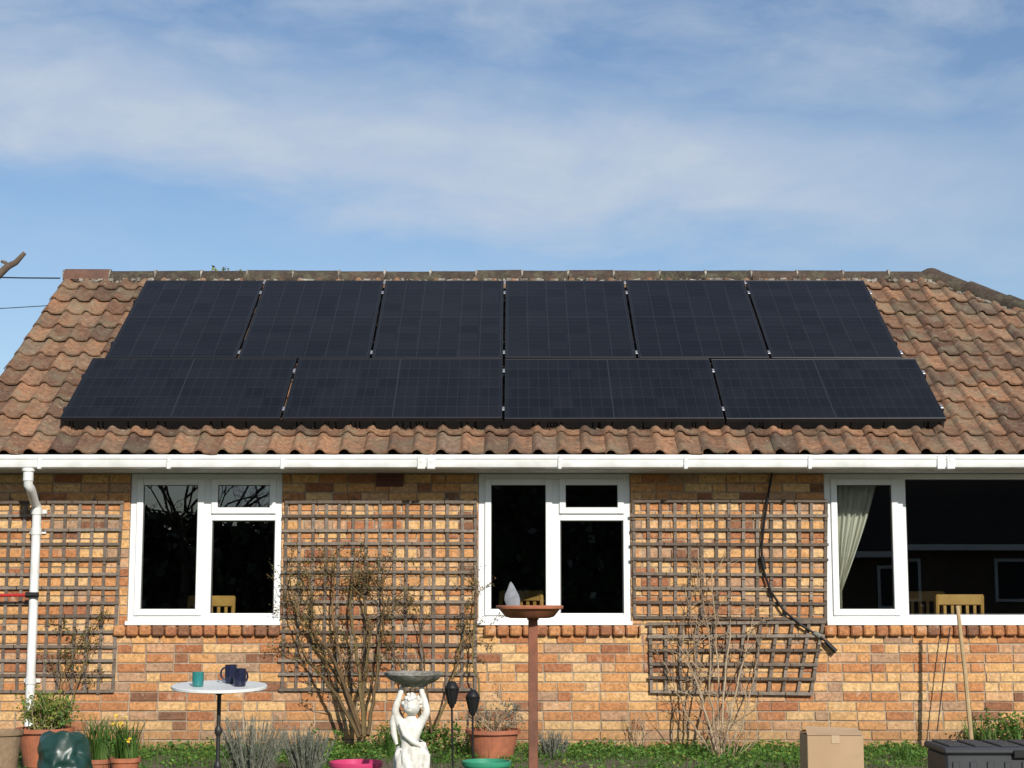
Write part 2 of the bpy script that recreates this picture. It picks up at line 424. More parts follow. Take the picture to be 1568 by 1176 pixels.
# ---- roof
AL=math.atan(.657); ca,sa=math.cos(AL),math.sin(AL)
U=Vector((0,ca,sa)); NN=Vector((0,-sa,ca)); E=Vector((0,-.34,2.305))
GX=-4.40; HX=4.13; RY=2.72; RZ=4.325
t=MB(); NC=12; ex=3.66/NC; tw=.19
def prof(u):
    return .034*math.sin(pi*u/.45)**.8 if u<.45 else -.007*math.sin(pi*(u-.45)/.55)
ncol=int((HX+3.2-GX)/tw)+1; K=9
for i in range(NC):
    for j in range(ncol):
        s0=i*ex+R.uniform(-.010,.010); s1=i*ex+ex+.035
        dn=R.uniform(-.003,.006); dx=R.uniform(-.004,.004); tl=R.uniform(-.010,.010)
        y0=E.y+s0*ca
        if GX+j*tw>HX+(RY-y0)+.05: continue
        V=[]
        for (ss,nn,low) in((s0,.032,-.014),(s0,.032,0),(s1,.004,0)):
            for k in range(K+1):
                u=k/K; x=GX+j*tw+tw*u*1.02+dx
                if ss==s1: x-=dx
                p=E+U*(min(ss,3.68)+ (tl*(u-.5) if ss==s0 else 0))+NN*(nn+prof(min(u,1))+low+dn)
                x=min(x,HX+(RY-p.y))
                V.append((x,p.y,p.z))
        F=[]
        for r_ in range(2):
            for k in range(K): o=r_*(K+1)+k; F.append((o,o+1,o+K+2,o+K+1))
        t.add(V,F,'tile')
t.build('roof_tiles',house,True,50)
s=MB()
a0=E-NN*.02
s.add([(GX,a0.y,a0.z),(HX+3.06,a0.y,a0.z),(HX,RY,RZ-.02),(GX,RY,RZ-.02)],[(0,1,2,3)],'nroof')
s.add([(GX,5.78,2.32),(HX+3.06,5.78,2.32),(HX,RY,RZ),(GX,RY,RZ)],[(0,3,2,1)],'tile')
s.add([(HX+3.06,-.34,2.32),(HX+3.06,5.78,2.32),(HX,RY,RZ)],[(0,1,2)],'tile')
s.obox(E+U*1.83-NN*.03+Vector((GX+.02,0,0)),Vector((1,0,0)),U,NN,.018,1.83,.05,'tile',.1)
s.build('roof_slopes',house)
s=MB()
def ridgeseg(p0,p1,r,rn,mat='ridge'):
    d=(p1-p0); L=d.length; d.normalize(); side=d.cross(Vector((0,0,1))).normalized(); up=side.cross(d)
    V=[];F=[];n=10
    for (q,rr) in((p0,r*.9),(p0,r),(p1,r),(p1,r*.9)):
        for k in range(n+1):
            w=pi*k/n*1.1-.05*pi; V.append(q+side*math.cos(w)*rr+up*math.sin(w)*rr)
    for a in range(3):
        for k in range(n): o=a*(n+1)+k; F.append((o,o+1,o+n+2,o+n+1))
    s.add(V,F,mat,rn)
x=GX; k=0
while x<HX-.02:
    x1=min(x+.45,HX+.02); dz=R.uniform(-.008,.008)+(.012 if k==0 else 0)
    ridgeseg(Vector((x+.006,RY,RZ-.035+dz)),Vector((x1-.006,RY,RZ-.035+dz+R.uniform(-.006,.006))),.105,R.random(),'ridgered' if k==0 else 'ridge')
    s.tube([(x-.010,RY-.03,RZ+.018),(x+.010,RY-.03,RZ+.018)],.056,'ridgemortar',10)
    for q in range(18):
        xx=x+.45*R.random()
        if xx<HX: s.tube([(xx,RY-.11,RZ-.05+R.uniform(-.015,.012)),(xx+R.uniform(.02,.06),RY-.11,RZ-.05+R.uniform(-.015,.012))],R.uniform(.008,.020),'ridgemortar' if R.random()<.65 else 'ridge',5)
    x+=.45; k+=1
A=Vector((HX,RY,RZ-.035)); B=Vector((HX+3.06,-.34,2.29)); n=11
for i in range(n):
    p=A.lerp(B,i/n); q=A.lerp(B,(i+.985)/n); o=Vector((0,0,R.uniform(-.010,.010)+.01))
    ridgeseg(p+o+Vector((0,0,.018)),q+o,.105,R.random())
    for q_ in range(12):
        c=A.lerp(B,(i+R.random())/n); s.tube([c+Vector((-.07,-.09,-.02+R.uniform(-.01,.01))),c+Vector((-.04,-.12,-.03))],R.uniform(.008,.020),'ridgemortar',5)
s.lathe((HX,RY,RZ-.04),[(.13,0),(.125,.06),(.09,.105),(.04,.13),(0,.135)],'ridge',14)
s.build('ridge_and_hip_tiles',house,True,50)
s=MB()
s.box(GX+.03,HX+3.0,-.345,-.325,2.195,2.31,'upvc')
s.box(GX+.03,HX+3.0,-.324,0.004,WT,WT+.012,'soffit')
s.build('fascia_and_soffit',house)
s=MB()
gp=[(-.350,2.285),(-.350,2.205),(-.362,2.194),(-.43,2.194),(-.448,2.204),(-.455,2.225),(-.455,2.262),(-.462,2.268),(-.462,2.284),(-.452,2.286),(-.447,2.275),(-.447,2.23),(-.435,2.204),(-.36,2.204),(-.356,2.285)]
gx0,gx1=GX-.02,HX+3.1
V=[(x,y,z) for x in(gx0,gx1) for (y,z) in gp]; n=len(gp)
s.add(V,[(i,(i+1)%n,n+(i+1)%n,n+i) for i in range(n)]+[tuple(range(n))[::-1]],'gutter',.5)
for px in(60,258,432,645,660,857,1050,1240,1441,1456,1700):
    x=sv(px,710,D0-.46).x
    w=.014 if px not in(645,660,1441,1456) else .03
    s.box(x-w,x+w,-.468,-.35,2.188,2.292,'gutter',.5,.004)
    s.box(x-w*.4,x+w*.4,-.471,-.46,2.24,2.30,'gutter',.5,.002)
s.build('gutter',house,True,30)
s=MB(); dp=sv(54,860,D0-.07).x; go=sv(43,716,D0-.42).x
s.lathe((go,-.405,2.10),[(.04,0),(.04,.07),(.05,.075),(.05,.1)],'gutter',20,.5)
s.tube([(go,-.405,2.12),(go,-.40,2.07),(go+.01,-.37,2.045),(dp-.01,-.12,1.95),(dp,-.08,1.92),(dp,-.075,1.85)],.036,'gutter',16,.5)
s.tube([(dp,-.075,1.90),(dp,-.075,.16),(dp-.0,-.10,.10),(dp,-.16,.07)],.036,'gutter',16,.5)
for z in(1.88,1.72,.55):
    s.tube([(dp,-.075,z-.025),(dp,-.075,z+.025)],.042,'gutter',16,.5); s.box(dp-.065,dp+.065,-.03,-.008,z-.015,z+.015,'gutter',.5)
s.build('downpipe',house,True,40)

# ------------------------------------------------------------ solar panels
PL,PW=1.762,1.134
O=Vector((-.07,-.08,2.629))
def panel(x,s_,land):
    p=MB(); t=.035; w=.011
    p.box(0,w,0,PL,-t,0,'frame',.5,.0015); p.box(PW-w,PW,0,PL,-t,0,'frame',.5,.0015)
    p.box(w,PW-w,0,w,-t,-.0003,'frame',.5,.0015); p.box(w,PW-w,PL-w,PL,-t,-.0003,'frame',.5,.0015)
    p.quad((w,w,-.002),(PW-w,w,-.002),(PW-w,PL-w,-.002),(w,PL-w,-.002),'cells')
    p.quad((w,w,-.02),(w,PL-w,-.02),(PW-w,PL-w,-.02),(PW-w,w,-.02),'black')
    o=p.build('solar_panel')
    X=Vector((1,0,0))
    org=O+X*x+U*s_
    if land: m3=Matrix((U,-X,NN)).transposed(); org=org+X*PL
    else: m3=Matrix((X,U,NN)).transposed()
    o.matrix_world=Matrix.Translation(org+NN*R.uniform(-.002,.002))@m3.to_4x4()@Matrix.Rotation(R.uniform(-.0008,.0008),4,'Z')@Matrix.Rotation(R.uniform(-.003,.003),4,'X')
g=.02; x0=-(4*PL+3*g)/2; x1=-(6*PW+5*g)/2
for i in range(4): panel(x0+i*(PL+g),0,True)
for i in range(6): panel(x1+i*(PW+g),PW+g,False)
s=MB(); X=Vector((1,0,0))
for ss,hw in((.25,-x0),(.88,-x0),(PW+g+.4,-x1),(PW+g+1.35,-x1)):
    s.obox(O+U*ss-NN*.058,X,U,NN,hw+.04,.02,.02,'frame',.5)
def clamp(x,ss,w=.009): s.obox(O+X*x+U*ss+NN*.001,X,U,NN,w,.03,.004,'alu',.5,.001)
for i in range(1,4):
    for ss in(.16,.88): clamp(x0+i*(PL+g)-g/2,ss)
for i in range(1,6):
    for ss in(PW+g+.10,PW+g+1.45,PW+g+1.70): clamp(x1+i*(PW+g)-g/2,ss)
for ss in(.2,.85): clamp(-x0+.008,ss,.010)
for ss in(PW+g+.1,PW+g+1.45): clamp(-x1+.008,ss,.010)
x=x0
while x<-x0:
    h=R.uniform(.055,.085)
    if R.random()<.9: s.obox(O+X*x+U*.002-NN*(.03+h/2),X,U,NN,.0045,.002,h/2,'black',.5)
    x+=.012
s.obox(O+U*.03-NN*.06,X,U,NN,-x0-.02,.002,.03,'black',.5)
s.build('solar_panel_mounting')

# ------------------------------------------------------------ trellises
def trellis(c4,nx,nz,yoff=-.021):
    s=MB(); TL,TR,BR,BL=[sv(px,py,D0+yoff) for px,py in c4]
    def P(u,v): return TL.lerp(TR,u).lerp(BL.lerp(BR,u),v)
    for i in range(nx+1):
        u=i/nx+R.uniform(-.005,.005)
        o1,o2=R.uniform(-.02,.0),R.uniform(0,.02); bow=R.uniform(-.004,.004)
        pts=[P(u+bow*math.sin(v/6*pi)+R.uniform(-.001,.001),o1+(1+o2-o1)*v/6) for v in range(7)]
        w=.0125
        for a,b in zip(pts,pts[1:]):
            d=(b-a); L=d.length; d.normalize()
            s.obox((a+b)/2,Vector((-d.z,0,d.x)),Vector((0,1,0)),d,w,.005,L/2+.003,'trellis',R.random())
    for j in range(nz+1):
        v=j/nz+R.uniform(-.006,.006); bow=R.uniform(-.004,.004); o1,o2=R.uniform(-.02,.0),R.uniform(0,.015)
        pts=[P(o1+(1+o2-o1)*u/6,v+bow*math.sin(u/6*pi)+R.uniform(-.001,.001)) for u in range(7)]
        rr=R.random()
        for a,b in zip(pts,pts[1:]):
            d=(b-a); L=d.length; d.normalize()
            s.obox((a+b)/2+Vector((0,-.0105,0)),d,Vector((0,1,0)),Vector((-d.z,0,d.x)),L/2+.003,.005,.0115,'trellis',min(1,max(0,rr+R.uniform(-.25,.25))))
    return s.build('garden_trellis')
trellis([(-45,768),(186,768),(172,1057),(-60,1057)],11,13)
trellis([(438,768),(728,768),(728,1055),(431,1055)],14,13)
trellis([(970,768),(1265,768),(1264,948),(972,945)],14,8)
trellis([(996,955),(1262,952),(1243,1062),(998,1058)],11,5,-.036)

s=MB()
pts=[(1182,724),(1176,760),(1170,800),(1166,840),(1168,870),(1180,905),(1200,935),(1228,958),(1256,975),(1272,988)]
s.tube([sv(a,b,D0-.055) for a,b in pts],.010,'black',8)
s.tube([sv(1264,982,D0-.055),sv(1280,998,D0-.06)],[.018,.02],'black',10)
s.tube([sv(1166,852,D0-.06),sv(1170,872,D0-.06)],[.02,.02],'black',10)
s.tube([sv(1256,975,D0-.055),sv(1246,968,D0-.05)],[.02,.02],'stone',10)
s.build('power_cable',None,True)

# ------------------------------------------------------------ plants
def grow(mb_,p,d,L,r,depth,mat,leaf=None,ls=.015,ln=2,spread=.6,ymax=-.03,nchild=(2,3),grav=0,ymin=-9):
    pts=[Vector(p)];dd=Vector(d).normalized();rad=[r];n=4
    for i in range(n):
        dd=(dd+Vector((R.gauss(0,.13),R.gauss(0,.10),R.gauss(0,.13)-grav))).normalized()
        q=pts[-1]+dd*L/n
        if q.y>ymax: q.y=ymax; dd.y=-abs(dd.y)*.3
        pts.append(q); rad.append(r*(1-.45*(i+1)/n))
    mb_.tube(pts,rad,mat,5 if r>.004 else 3)
    if leaf and depth<=1:
        for q in pts[1:]:
            for k in range(ln):
                if R.random()<.8: mb_.leaf(q+Vector((R.gauss(0,.015),R.gauss(0,.012),R.gauss(0,.015))),ls,leaf)
    if depth>0:
        for k in range(R.randint(*nchild)):
            q=pts[R.randint(2,n)] if k else pts[-1]
            a=Vector((R.gauss(0,spread),R.gauss(0,spread*.5),R.gauss(0,spread*.5)))
            grow(mb_,q,(dd+a),L*R.uniform(.5,.8),r*.6,depth-1,mat,leaf,ls,ln,spread,ymax,nchild,grav,ymin)
def limb(mb_,pix,d,r0,r1,mat,side,**k):
    P=[sv(a,b,dd) for (a,b),dd in zip(pix,[d+(D0-.1-d)*min(1,i*.5) for i in range(len(pix))])]
    pts=[]
    for a,b in zip(P,P[1:]):
        for i in range(4): pts.append(a.lerp(b,i/4)+Vector((R.gauss(0,.008),R.gauss(0,.006),R.gauss(0,.008))))
    pts.append(P[-1]); n=len(pts)
    mb_.tube(pts,[r0+(r1-r0)*i/(n-1) for i in range(n)],mat,6)
    for i in range(3,n):
        if R.random()<side:
            dd=(pts[i]-pts[i-1]).normalized()+Vector((R.gauss(0,.9),R.gauss(-.1,.3),R.gauss(0.1,.5)))
            grow(mb_,pts[i],dd,R.uniform(.10,.24),.0045,2,mat,**k)
    grow(mb_,pts[-1],(pts[-1]-pts[-2]),.15,r1,2,mat,**k)
s=MB()
kw=dict(leaf='roseleaf',ls=.013,ln=1,spread=.7)
for L in([(556,1128),(540,1080),(500,1010),(462,950),(448,905)],[(554,1128),(528,1060),(515,980),(508,920),(512,885)],[(560,1128),(556,1050),(566,980),(560,920),(556,890)],
         [(562,1126),(575,1060),(580,990),(588,930),(586,890)],[(550,1125),(505,1050),(470,1010),(450,960)],[(552,1126),(520,1030),(480,960),(478,910)],[(558,1126),(548,1000),(535,930),(540,880)]):
    limb(s,L,12.7,.016,.006,'rosewood',.7,**kw)
s.build('climbing_rose_bush')
s=MB()
for L in([(660,1120),(655,1060),(648,1000),(640,950)],[(664,1120),(690,1050),(705,1000),(715,950)],[(735,1130),(730,1040),(722,980),(728,920)],[(655,1120),(620,1060),(610,1010)]):
    limb(s,L,12.8,.010,.004,'rosewood',.45,**kw)
s.build('climbing_rose_bush')
s=MB()
for L in([(85,1110),(95,1050),(90,1000)],[(90,1110),(120,1040),(135,990)],[(88,1110),(100,1030),(112,1010)]):
    limb(s,L,12.8,.006,.003,'rosewood',.4,leaf='roseleaf',ls=.014,ln=2,spread=.6)
s.build('climbing_rose_bush')
s=MB()
kw=dict(spread=.6,leaf=None)
for L in([(1095,1160),(1080,1090),(1062,1000),(1055,930)],[(1100,1160),(1100,1080),(1098,990),(1090,880)],[(1105,1160),(1122,1080),(1135,1020),(1150,960)],
         [(1095,1160),(1060,1110),(1035,1060),(1020,1020)],[(1108,1160),(1135,1110),(1150,1060),(1160,1010)],[(1098,1160),(1088,1060),(1085,980),(1070,900)],[(1104,1160),(1110,1040),(1118,960)],[(1100,1160),(1070,1060),(1040,990)]):
    limb(s,L,12.45,.010,.004,'twig',.7,**kw)
s.build('dried_shrub')
s=MB()
for k in range(9): grow(s,(wx(980)+R.gauss(0,.03),-.15,0),(R.gauss(0,.35),R.gauss(0,.1),1),.2,.004,1,'twig',spread=.4)
s.build('dried_shrub')
s=MB()
for k in range(14): grow(s,sv(1115+R.gauss(0,8),1165,12.3),(R.gauss(0,.6),R.gauss(-.2,.3),1),.22,.0045,2,'twig',spread=.5)
s.build('dried_shrub')

def lavender(px,py,d,rad,h,n=170):
    b_=sv(px,py,d); b_.z=0; s=MB()
    for k in range(n):
        a=R.uniform(0,2*pi); q=rad*math.sqrt(R.random())
        dirn=Vector((math.cos(a)*q*1.1/rad*.45,math.sin(a)*q/rad*.4,1)).normalized()
        base=b_+Vector((math.cos(a)*q*.5,math.sin(a)*q*.5,0)); L=h*R.uniform(.65,1.05)
        tip=base+dirn*L+Vector((R.gauss(0,.012),R.gauss(0,.012),0))
        s.tube([base,base.lerp(tip,.5)+Vector((R.gauss(0,.008),0,0)),tip],[.0025,.002,.0012],'lav',3)
        for j in range(14):
            u=R.uniform(.3,1); s.leaf(base.lerp(tip,u),.016,'lav',.18,(R.gauss(0,.5),R.gauss(0,.5),1))
    s.build('lavender_bush')
lavender(386,1176,10.9,.15,.44); lavender(470,1176,11.2,.13,.34); lavender(845,1160,12.4,.12,.22,90)

s=MB()
clumps=[]
for k in range(620):
    x=R.uniform(-3.9,5.6)
    dens=.5
    if .15<x<2.6: dens=1
    elif -2.4<x<-.9: dens=.85
    elif x>2.6: dens=.8
    if R.random()<dens: clumps.append((x,-abs(R.gauss(0,.65))-.08,R.uniform(.08,.2),R.uniform(.04,.15)))
for (x,y,r_,h) in clumps:
    for k in range(66):
        a=R.uniform(0,2*pi); q=r_*math.sqrt(R.random())
        yy=min(y+q*math.sin(a),-.03); z=h*R.random()*(1-.5*q/r_)
        s.leaf((x+q*math.cos(a),yy,z+.01),R.uniform(.010,.020),'leaf' if R.random()<.88 else 'yleaf',.6,(R.gauss(0,1),R.gauss(0,1),R.gauss(0,.5)))
s.build('ground_cover_plants')
s=MB()
for k in range(16000):
    x=R.uniform(-4,6); y=-abs(R.gauss(0,1.1))-.05
    if noise.noise(Vector((x*1.5,y*1.5,0)))<-.22: continue
    h=R.uniform(.03,.12); a=R.uniform(0,pi); w=.003
    dx,dy=math.cos(a)*w,math.sin(a)*w; lx,ly=R.gauss(0,.02),R.gauss(0,.02)
    s.add([(x-dx,y-dy,0),(x+dx,y+dy,0),(x+lx,y+ly,h)],[(0,1,2)],'grassb')
s.build('grass')

def pot(mb_,c,r,h,mat='terra',rim=.03):
    mb_.lathe(c,[(0,0),(r*.68,0),(r*.90,h-rim),(r*.99,h-rim),(r,h-rim*.9),(r,h),(r*.9,h),(r*.88,h-.03),(0,h-.035)],mat,36)
    mb_.lathe(c,[(r*.88,h-.028),(0,h-.02)],'soil',24)
c=sv(68,1145,11.6); s=MB(); pot(s,(c.x,c.y,.04),.20,.26)
top=Vector((c.x,c.y,.28))
for k in range(60):
    grow(s,top+Vector((R.gauss(0,.05),R.gauss(0,.05),0)),(R.gauss(.2,.6),R.gauss(0,.35),1),R.uniform(.11,.18),.003,1,'twig',leaf='yleaf' if R.random()<.7 else 'leaf',ls=.014,ln=5,spread=.5,ymax=-.2)
s.build('potted_shrub')
c=sv(755,1162,12.3); s=MB(); pot(s,(c.x,c.y,.0),.205,.235)
top=Vector((c.x,c.y,.2))
for k in range(34):
    grow(s,top+Vector((R.gauss(0,.05),R.gauss(0,.05),0)),(R.gauss(0,.7),R.gauss(0,.35),1),R.uniform(.1,.18),.0035,2,'twig' if k%3 else 'rosewood',leaf='lav' if k%3==0 else None,ls=.012,ln=2,spread=.5)
s.build('potted_shrub')
def blades(name,px,py,d,n,h,rad,potr=None,flowers=0):
    c=sv(px,py,d); s=MB(); z0=0
    if potr: pot(s,(c.x,c.y,c.z-.16),potr,.17); z0=c.z-.02
    for k in range(n):
        a=R.uniform(0,2*pi); q=rad*math.sqrt(R.random()); b0=Vector((c.x+q*math.cos(a),c.y+q*math.sin(a),z0))
        hh=h*R.uniform(.5,1.05); out=Vector((R.gauss(0,.14),R.gauss(0,.12),0))*hh*1.5; w=.005
        p1=b0+out*.3+Vector((0,0,hh*.6)); p2=b0+out+Vector((0,0,hh))
        sd=Vector((math.cos(a+1),math.sin(a+1),0))*w
        s.add([b0-sd,b0+sd,p1+sd,p1-sd,p2],[(0,1,2,3),(3,2,4)],'grassb')
        if k<flowers:
            for j in range(6): s.leaf(p2+Vector((R.gauss(0,.008),R.gauss(0,.008),R.gauss(0,.008))),.014,'daff',.6)
    s.build(name)
blades('potted_daffodils',192,1162,11.3,110,.30,.08,.105,5)
blades('potted_bulbs',150,1164,11.6,130,.34,.08,.10,0)
blades('bulb_foliage',1385,1165,12.2,50,.14,.07)
blades('bulb_foliage',1500,1120,12.7,90,.3,.12)
blades('bulb_foliage',1545,1130,12.6,120,.28,.2)
blades('bulb_foliage',600,1150,12.6,80,.28,.1)
s=MB()
for k in range(24): grow(s,(wx(1520)+R.gauss(0,.15),-.35+R.gauss(0,.08),0),(R.gauss(0,.3),R.gauss(0,.2),1),.2,.003,1,'rosewood',leaf='leaf',ls=.02,ln=4,spread=.5,ymax=-.05)
s.build('green_shrub')
s=MB()
for k in range(34): grow(s,(wx(650)+R.gauss(0,.28),-.25+R.gauss(0,.08),0),(R.gauss(0,.3),R.gauss(0,.2),1),.14,.003,1,'rosewood',leaf='leaf',ls=.018,ln=4,spread=.5,ymax=-.05)
s.build('green_shrub')
# crumpled sack
c=sv(98,1155,10.8); s=MB()
def wob(p):
    v=Vector(noise.noise_vector(p*7))*.035+Vector(noise.noise_vector(p*18))*.012
    r_=1-abs(noise.noise(p*11))*.15
    q=Vector((c.x+(p.x-c.x)*r_,c.y+(p.y-c.y)*r_,p.z))
    return q+v
s.lathe((c.x,c.y,0),[(0.14,.03)]+[(.185-.06*(i/26)**2,.04+.0108*i) for i in range(27)]+[(.11,.33),(.09,.345),(.06,.33),(0,.31)],'bag',90,fn=wob)
s.build('garden_refuse_sack',None,True,50)
c=sv(4,1150,11.0); s=MB(); pot(s,(c.x,c.y,0.0),.13,.33,'twig')
s.build('clay_planter',None,True)

# ------------------------------------------------------------ bistro table
e=empty('bistro_table'); c=sv(336,1051,9.5); s=MB(); rr=.272
s.lathe((0,0,0),[(0,-.012),(rr-.004,-.012),(rr,-.009),(rr,.004),(rr-.004,.007),(rr-.012,.007),(0,.006)],'whitetop',64)
o=s.build('table_top',e,True); o.location=c; o.rotation_euler=(math.radians(3.2),math.radians(.5),0)
s=MB()
s.tube([(c.x,c.y,c.z-.02),(c.x,c.y,.12)],.012,'iron',12)
s.lathe((c.x,c.y,c.z-.05),[(.012,0),(.05,.02),(.09,.033)],'iron',16)
for z in(c.z-.25,c.z-.45): s.lathe((c.x,c.y,z),[(.012,-.03),(.022,-.01),(.022,.01),(.012,.03)],'iron',16)
for k in range(3):
    a=2*pi*k/3+.5; s.tube([(c.x,c.y,.2),(c.x+.12*math.cos(a),c.y+.12*math.sin(a),.12),(c.x+.22*math.cos(a),c.y+.22*math.sin(a),.01)],.010,'iron',8)
s.build('pedestal',e,True)
def mug(px,d,r,h,mat,ha):
    q=sv(px,1050,d); zz=c.z+.008-(q.y-c.y)*-.055; s=MB()
    s.lathe((q.x,q.y,zz),[(0,0),(r*.86,0),(r*.93,.006),(r,h*.5),(r*.98,h),(r*.9,h),(r*.88,.01),(0,.008)],mat,28)
    s.tube([(q.x+math.cos(ha)*(r-.003+ .026*math.sin(t_)),q.y+math.sin(ha)*(r-.003+.026*math.sin(t_)),zz+h*.52+h*.32*math.cos(t_)) for t_ in[pi*i/8 for i in range(9)]],.0055,mat,8)
    s.build('mug',None,True)
mug(303,9.42,.033,.082,'teal',2.0); mug(353,9.6,.034,.105,'navy',3.3); mug(367,9.45,.036,.098,'navy',.9)

# ------------------------------------------------------------ bird feeding table
e=empty('bird_feeding_table'); c=sv(811,930,8.5); s=MB()
s.obox((c.x+.017,c.y,.555),Vector((1,0,0)),Vector((0,1,0)),Vector((0,0,1)),.024,.024,.565,'rust',.5,.003)
s.lathe((c.x+.017,c.y,1.085),[(.03,0),(.03,.03),(.06,.035)],'rust',16)
s.build('post',e,True)
s=MB(); z=c.z
s.lathe((c.x,c.y,z),[(0,-.055),(.10,-.055),(.125,-.048),(.155,-.012),(.162,-.008),(.173,-.006),(.175,.006),(.168,.010),(.158,.008),(.15,-.005),(.12,-.035),(0,-.04)],'terra',56)
s.build('dish',e,True)
s=MB()
q=Vector((c.x-.085,c.y-.02,z-.02)); prof_=[(.02,0),(.036,.03),(.040,.06),(.034,.085),(.022,.115),(.010,.138),(0,.15)]
s.lathe(q,prof_,'slate',20,sy=.3,fn=lambda p:p+Vector(noise.noise_vector(p*40))*.004+Vector(((p.z-q.z)*-.08,0,0)))
s.build('slate_ornament',e,True)

# ------------------------------------------------------------ bird bath statue
e=empty('cherub_bird_bath'); bx=sv(628,1100,9.5).x; by=9.5-D0
s=MB()
s.lathe((bx,by,0),[(0,0),(.13,0),(.13,.03),(.11,.045),(.105,.07),(0,.075)],'white_stone',24)
s.build('plinth',e,True)
s=MB()
def rough_(p): return p+Vector(noise.noise_vector(p*25))*.007
s.lathe((bx+.02,by,.70),[(0,-.008),(.06,-.008),(.075,.008),(.11,.022),(.145,.038),(.160,.052),(.170,.062),(.168,.076),(.150,.076),(.14,.062),(.08,.045),(0,.04)],'stone',60,fn=rough_)
s.build('basin',e,True)
J={ 'pel':((0.006,0,.315),(.062,.050)),'wst':((.0,.0,.375),(.048,.042)),'chs':((-.002,0,.45),(.058,.046)),'nck':((.004,0,.505),(.028,.028)),
 'shL':((-.060,0,.488),(.027,.027)),'elL':((-.088,-.02,.555),(.024,.024)),'wrL':((-.066,-.02,.625),(.019,.019)),'haL':((-.052,-.012,.668),(.021,.017)),'fiL':((-.048,-.008,.70),(.013,.011)),
 'shR':((.062,0,.492),(.027,.027)),'elR':((.098,-.022,.55),(.024,.024)),'wrR':((.082,-.02,.62),(.019,.019)),'haR':((.066,-.010,.665),(.021,.017)),'fiR':((.062,-.006,.70),(.013,.011)),
 'hpL':((-.034,0,.285),(.050,.046)),'knL':((-.034,-.036,.185),(.036,.036)),'anL':((-.034,.0,.095),(.021,.022)),'toL':((-.042,-.06,.083),(.019,.013)),
 'hpR':((.042,0,.285),(.050,.046)),'knR':((.054,-.014,.182),(.035,.035)),'anR':((.046,.014,.095),(.021,.022)),'toR':((.056,-.05,.083),(.019,.013)),
 'hd':((.010,-.008,.54),(.028,.028))}
ED=[('pel','wst'),('wst','chs'),('chs','nck'),('chs','shL'),('shL','elL'),('elL','wrL'),('wrL','haL'),('haL','fiL'),('chs','shR'),('shR','elR'),('elR','wrR'),('wrR','haR'),('haR','fiR'),
 ('pel','hpL'),('hpL','knL'),('knL','anL'),('anL','toL'),('pel','hpR'),('hpR','knR'),('knR','anR'),('anR','toR'),('nck','hd')]
ks=list(J); me=bpy.data.meshes.new('figure'); me.from_pydata([J[k][0] for k in ks],[(ks.index(a),ks.index(b_)) for a,b_ in ED],[])
fo=bpy.data.objects.new('figure',me); scene.collection.objects.link(fo); fo.parent=e; fo.location=(bx,by,0)
md=fo.modifiers.new('Skin','SKIN')
for i,k in enumerate(ks):
    v=me.skin_vertices[0].data[i]; v.radius=J[k][1]; v.use_root=(k=='pel')
md.use_smooth_shade=True
sb=fo.modifiers.new('Sub','SUBSURF'); sb.levels=2; sb.render_levels=2
me.materials.append(M['white_stone'])
s=MB(); H=Vector((bx+.010,by-.016,.592))
n,mm=24,20; V=[];F=[]
for j in range(mm+1):
    ph=pi*j/mm
    for i in range(n):
        w=2*pi*i/n; d=Vector((math.sin(ph)*math.cos(w),math.sin(ph)*math.sin(w),math.cos(ph)))
        r_=.056; p=Vector((d.x*r_*.9,d.y*r_*.95,d.z*r_*1.1))
        if d.y<-.3:
            if abs(d.x)<.2 and -.3<d.z<.1: p.y-=.010
            if .15<abs(d.x)<.5 and 0<d.z<.25: p.y+=.007
            if abs(d.x)<.3 and -.6<d.z<-.4: p.y-=.004
            if .35<abs(d.x)<.75 and -.5<d.z<-.1: p.y-=.004
        p.rotate(Matrix.Rotation(-.25,3,'Z')); V.append(H+p)
for j in range(mm):
    for i in range(n): F.append((j*n+i,j*n+(i+1)%n,(j+1)*n+(i+1)%n,(j+1)*n+i))
s.add(V,F,'white_stone')
for k in range(80):
    a=R.uniform(0,2*pi); z=R.uniform(-.3,1); q=math.sqrt(max(0,1-z*z)); d=Vector((q*math.cos(a),q*math.sin(a),z))
    if d.y<-.45 and d.z<.5: continue
    c_=H+Vector((d.x*.051,d.y*.054,d.z*.060)); s.lathe(c_,[(0,-.013),(.011,-.008),(.014,0),(.011,.008),(0,.013)],'white_stone',8)
def fold(p):
    w=math.atan2(p.y-by,p.x-bx); k=1+.09*math.sin(w*9+p.z*40)+.05*math.sin(w*17-p.z*25); return Vector((bx+(p.x-bx)*k,by+(p.y-by)*k,p.z+.022*math.sin(w+.8)))
s.lathe((bx+.004,by,0),[(.062,.372),(.078,.365),(.086,.34),(.092,.31),(.092,.27),(.086,.23),(.080,.20),(.068,.19)],'white_stone',64,fn=fold,sy=.85)
s.tube([(bx+.06,by-.04,.37),(bx+.095,by-.03,.31),(bx+.09,by-.02,.2),(bx+.095,by-.01,.09)],[.016,.024,.022,.014],'white_stone',10)
s.tube([(bx-.055,by-.045,.49),(bx-.03,by-.058,.43),(bx+.02,by-.062,.39),(bx+.065,by-.05,.365)],[.010,.014,.016,.016],'white_stone',8)
s.tube([(bx-.085,by-.03,.56),(bx-.10,by-.01,.50),(bx-.092,by-.005,.43),(bx-.075,by-.01,.37)],[.010,.018,.018,.010],'white_stone',8)
s.build('head_and_drapery',e,True,70)

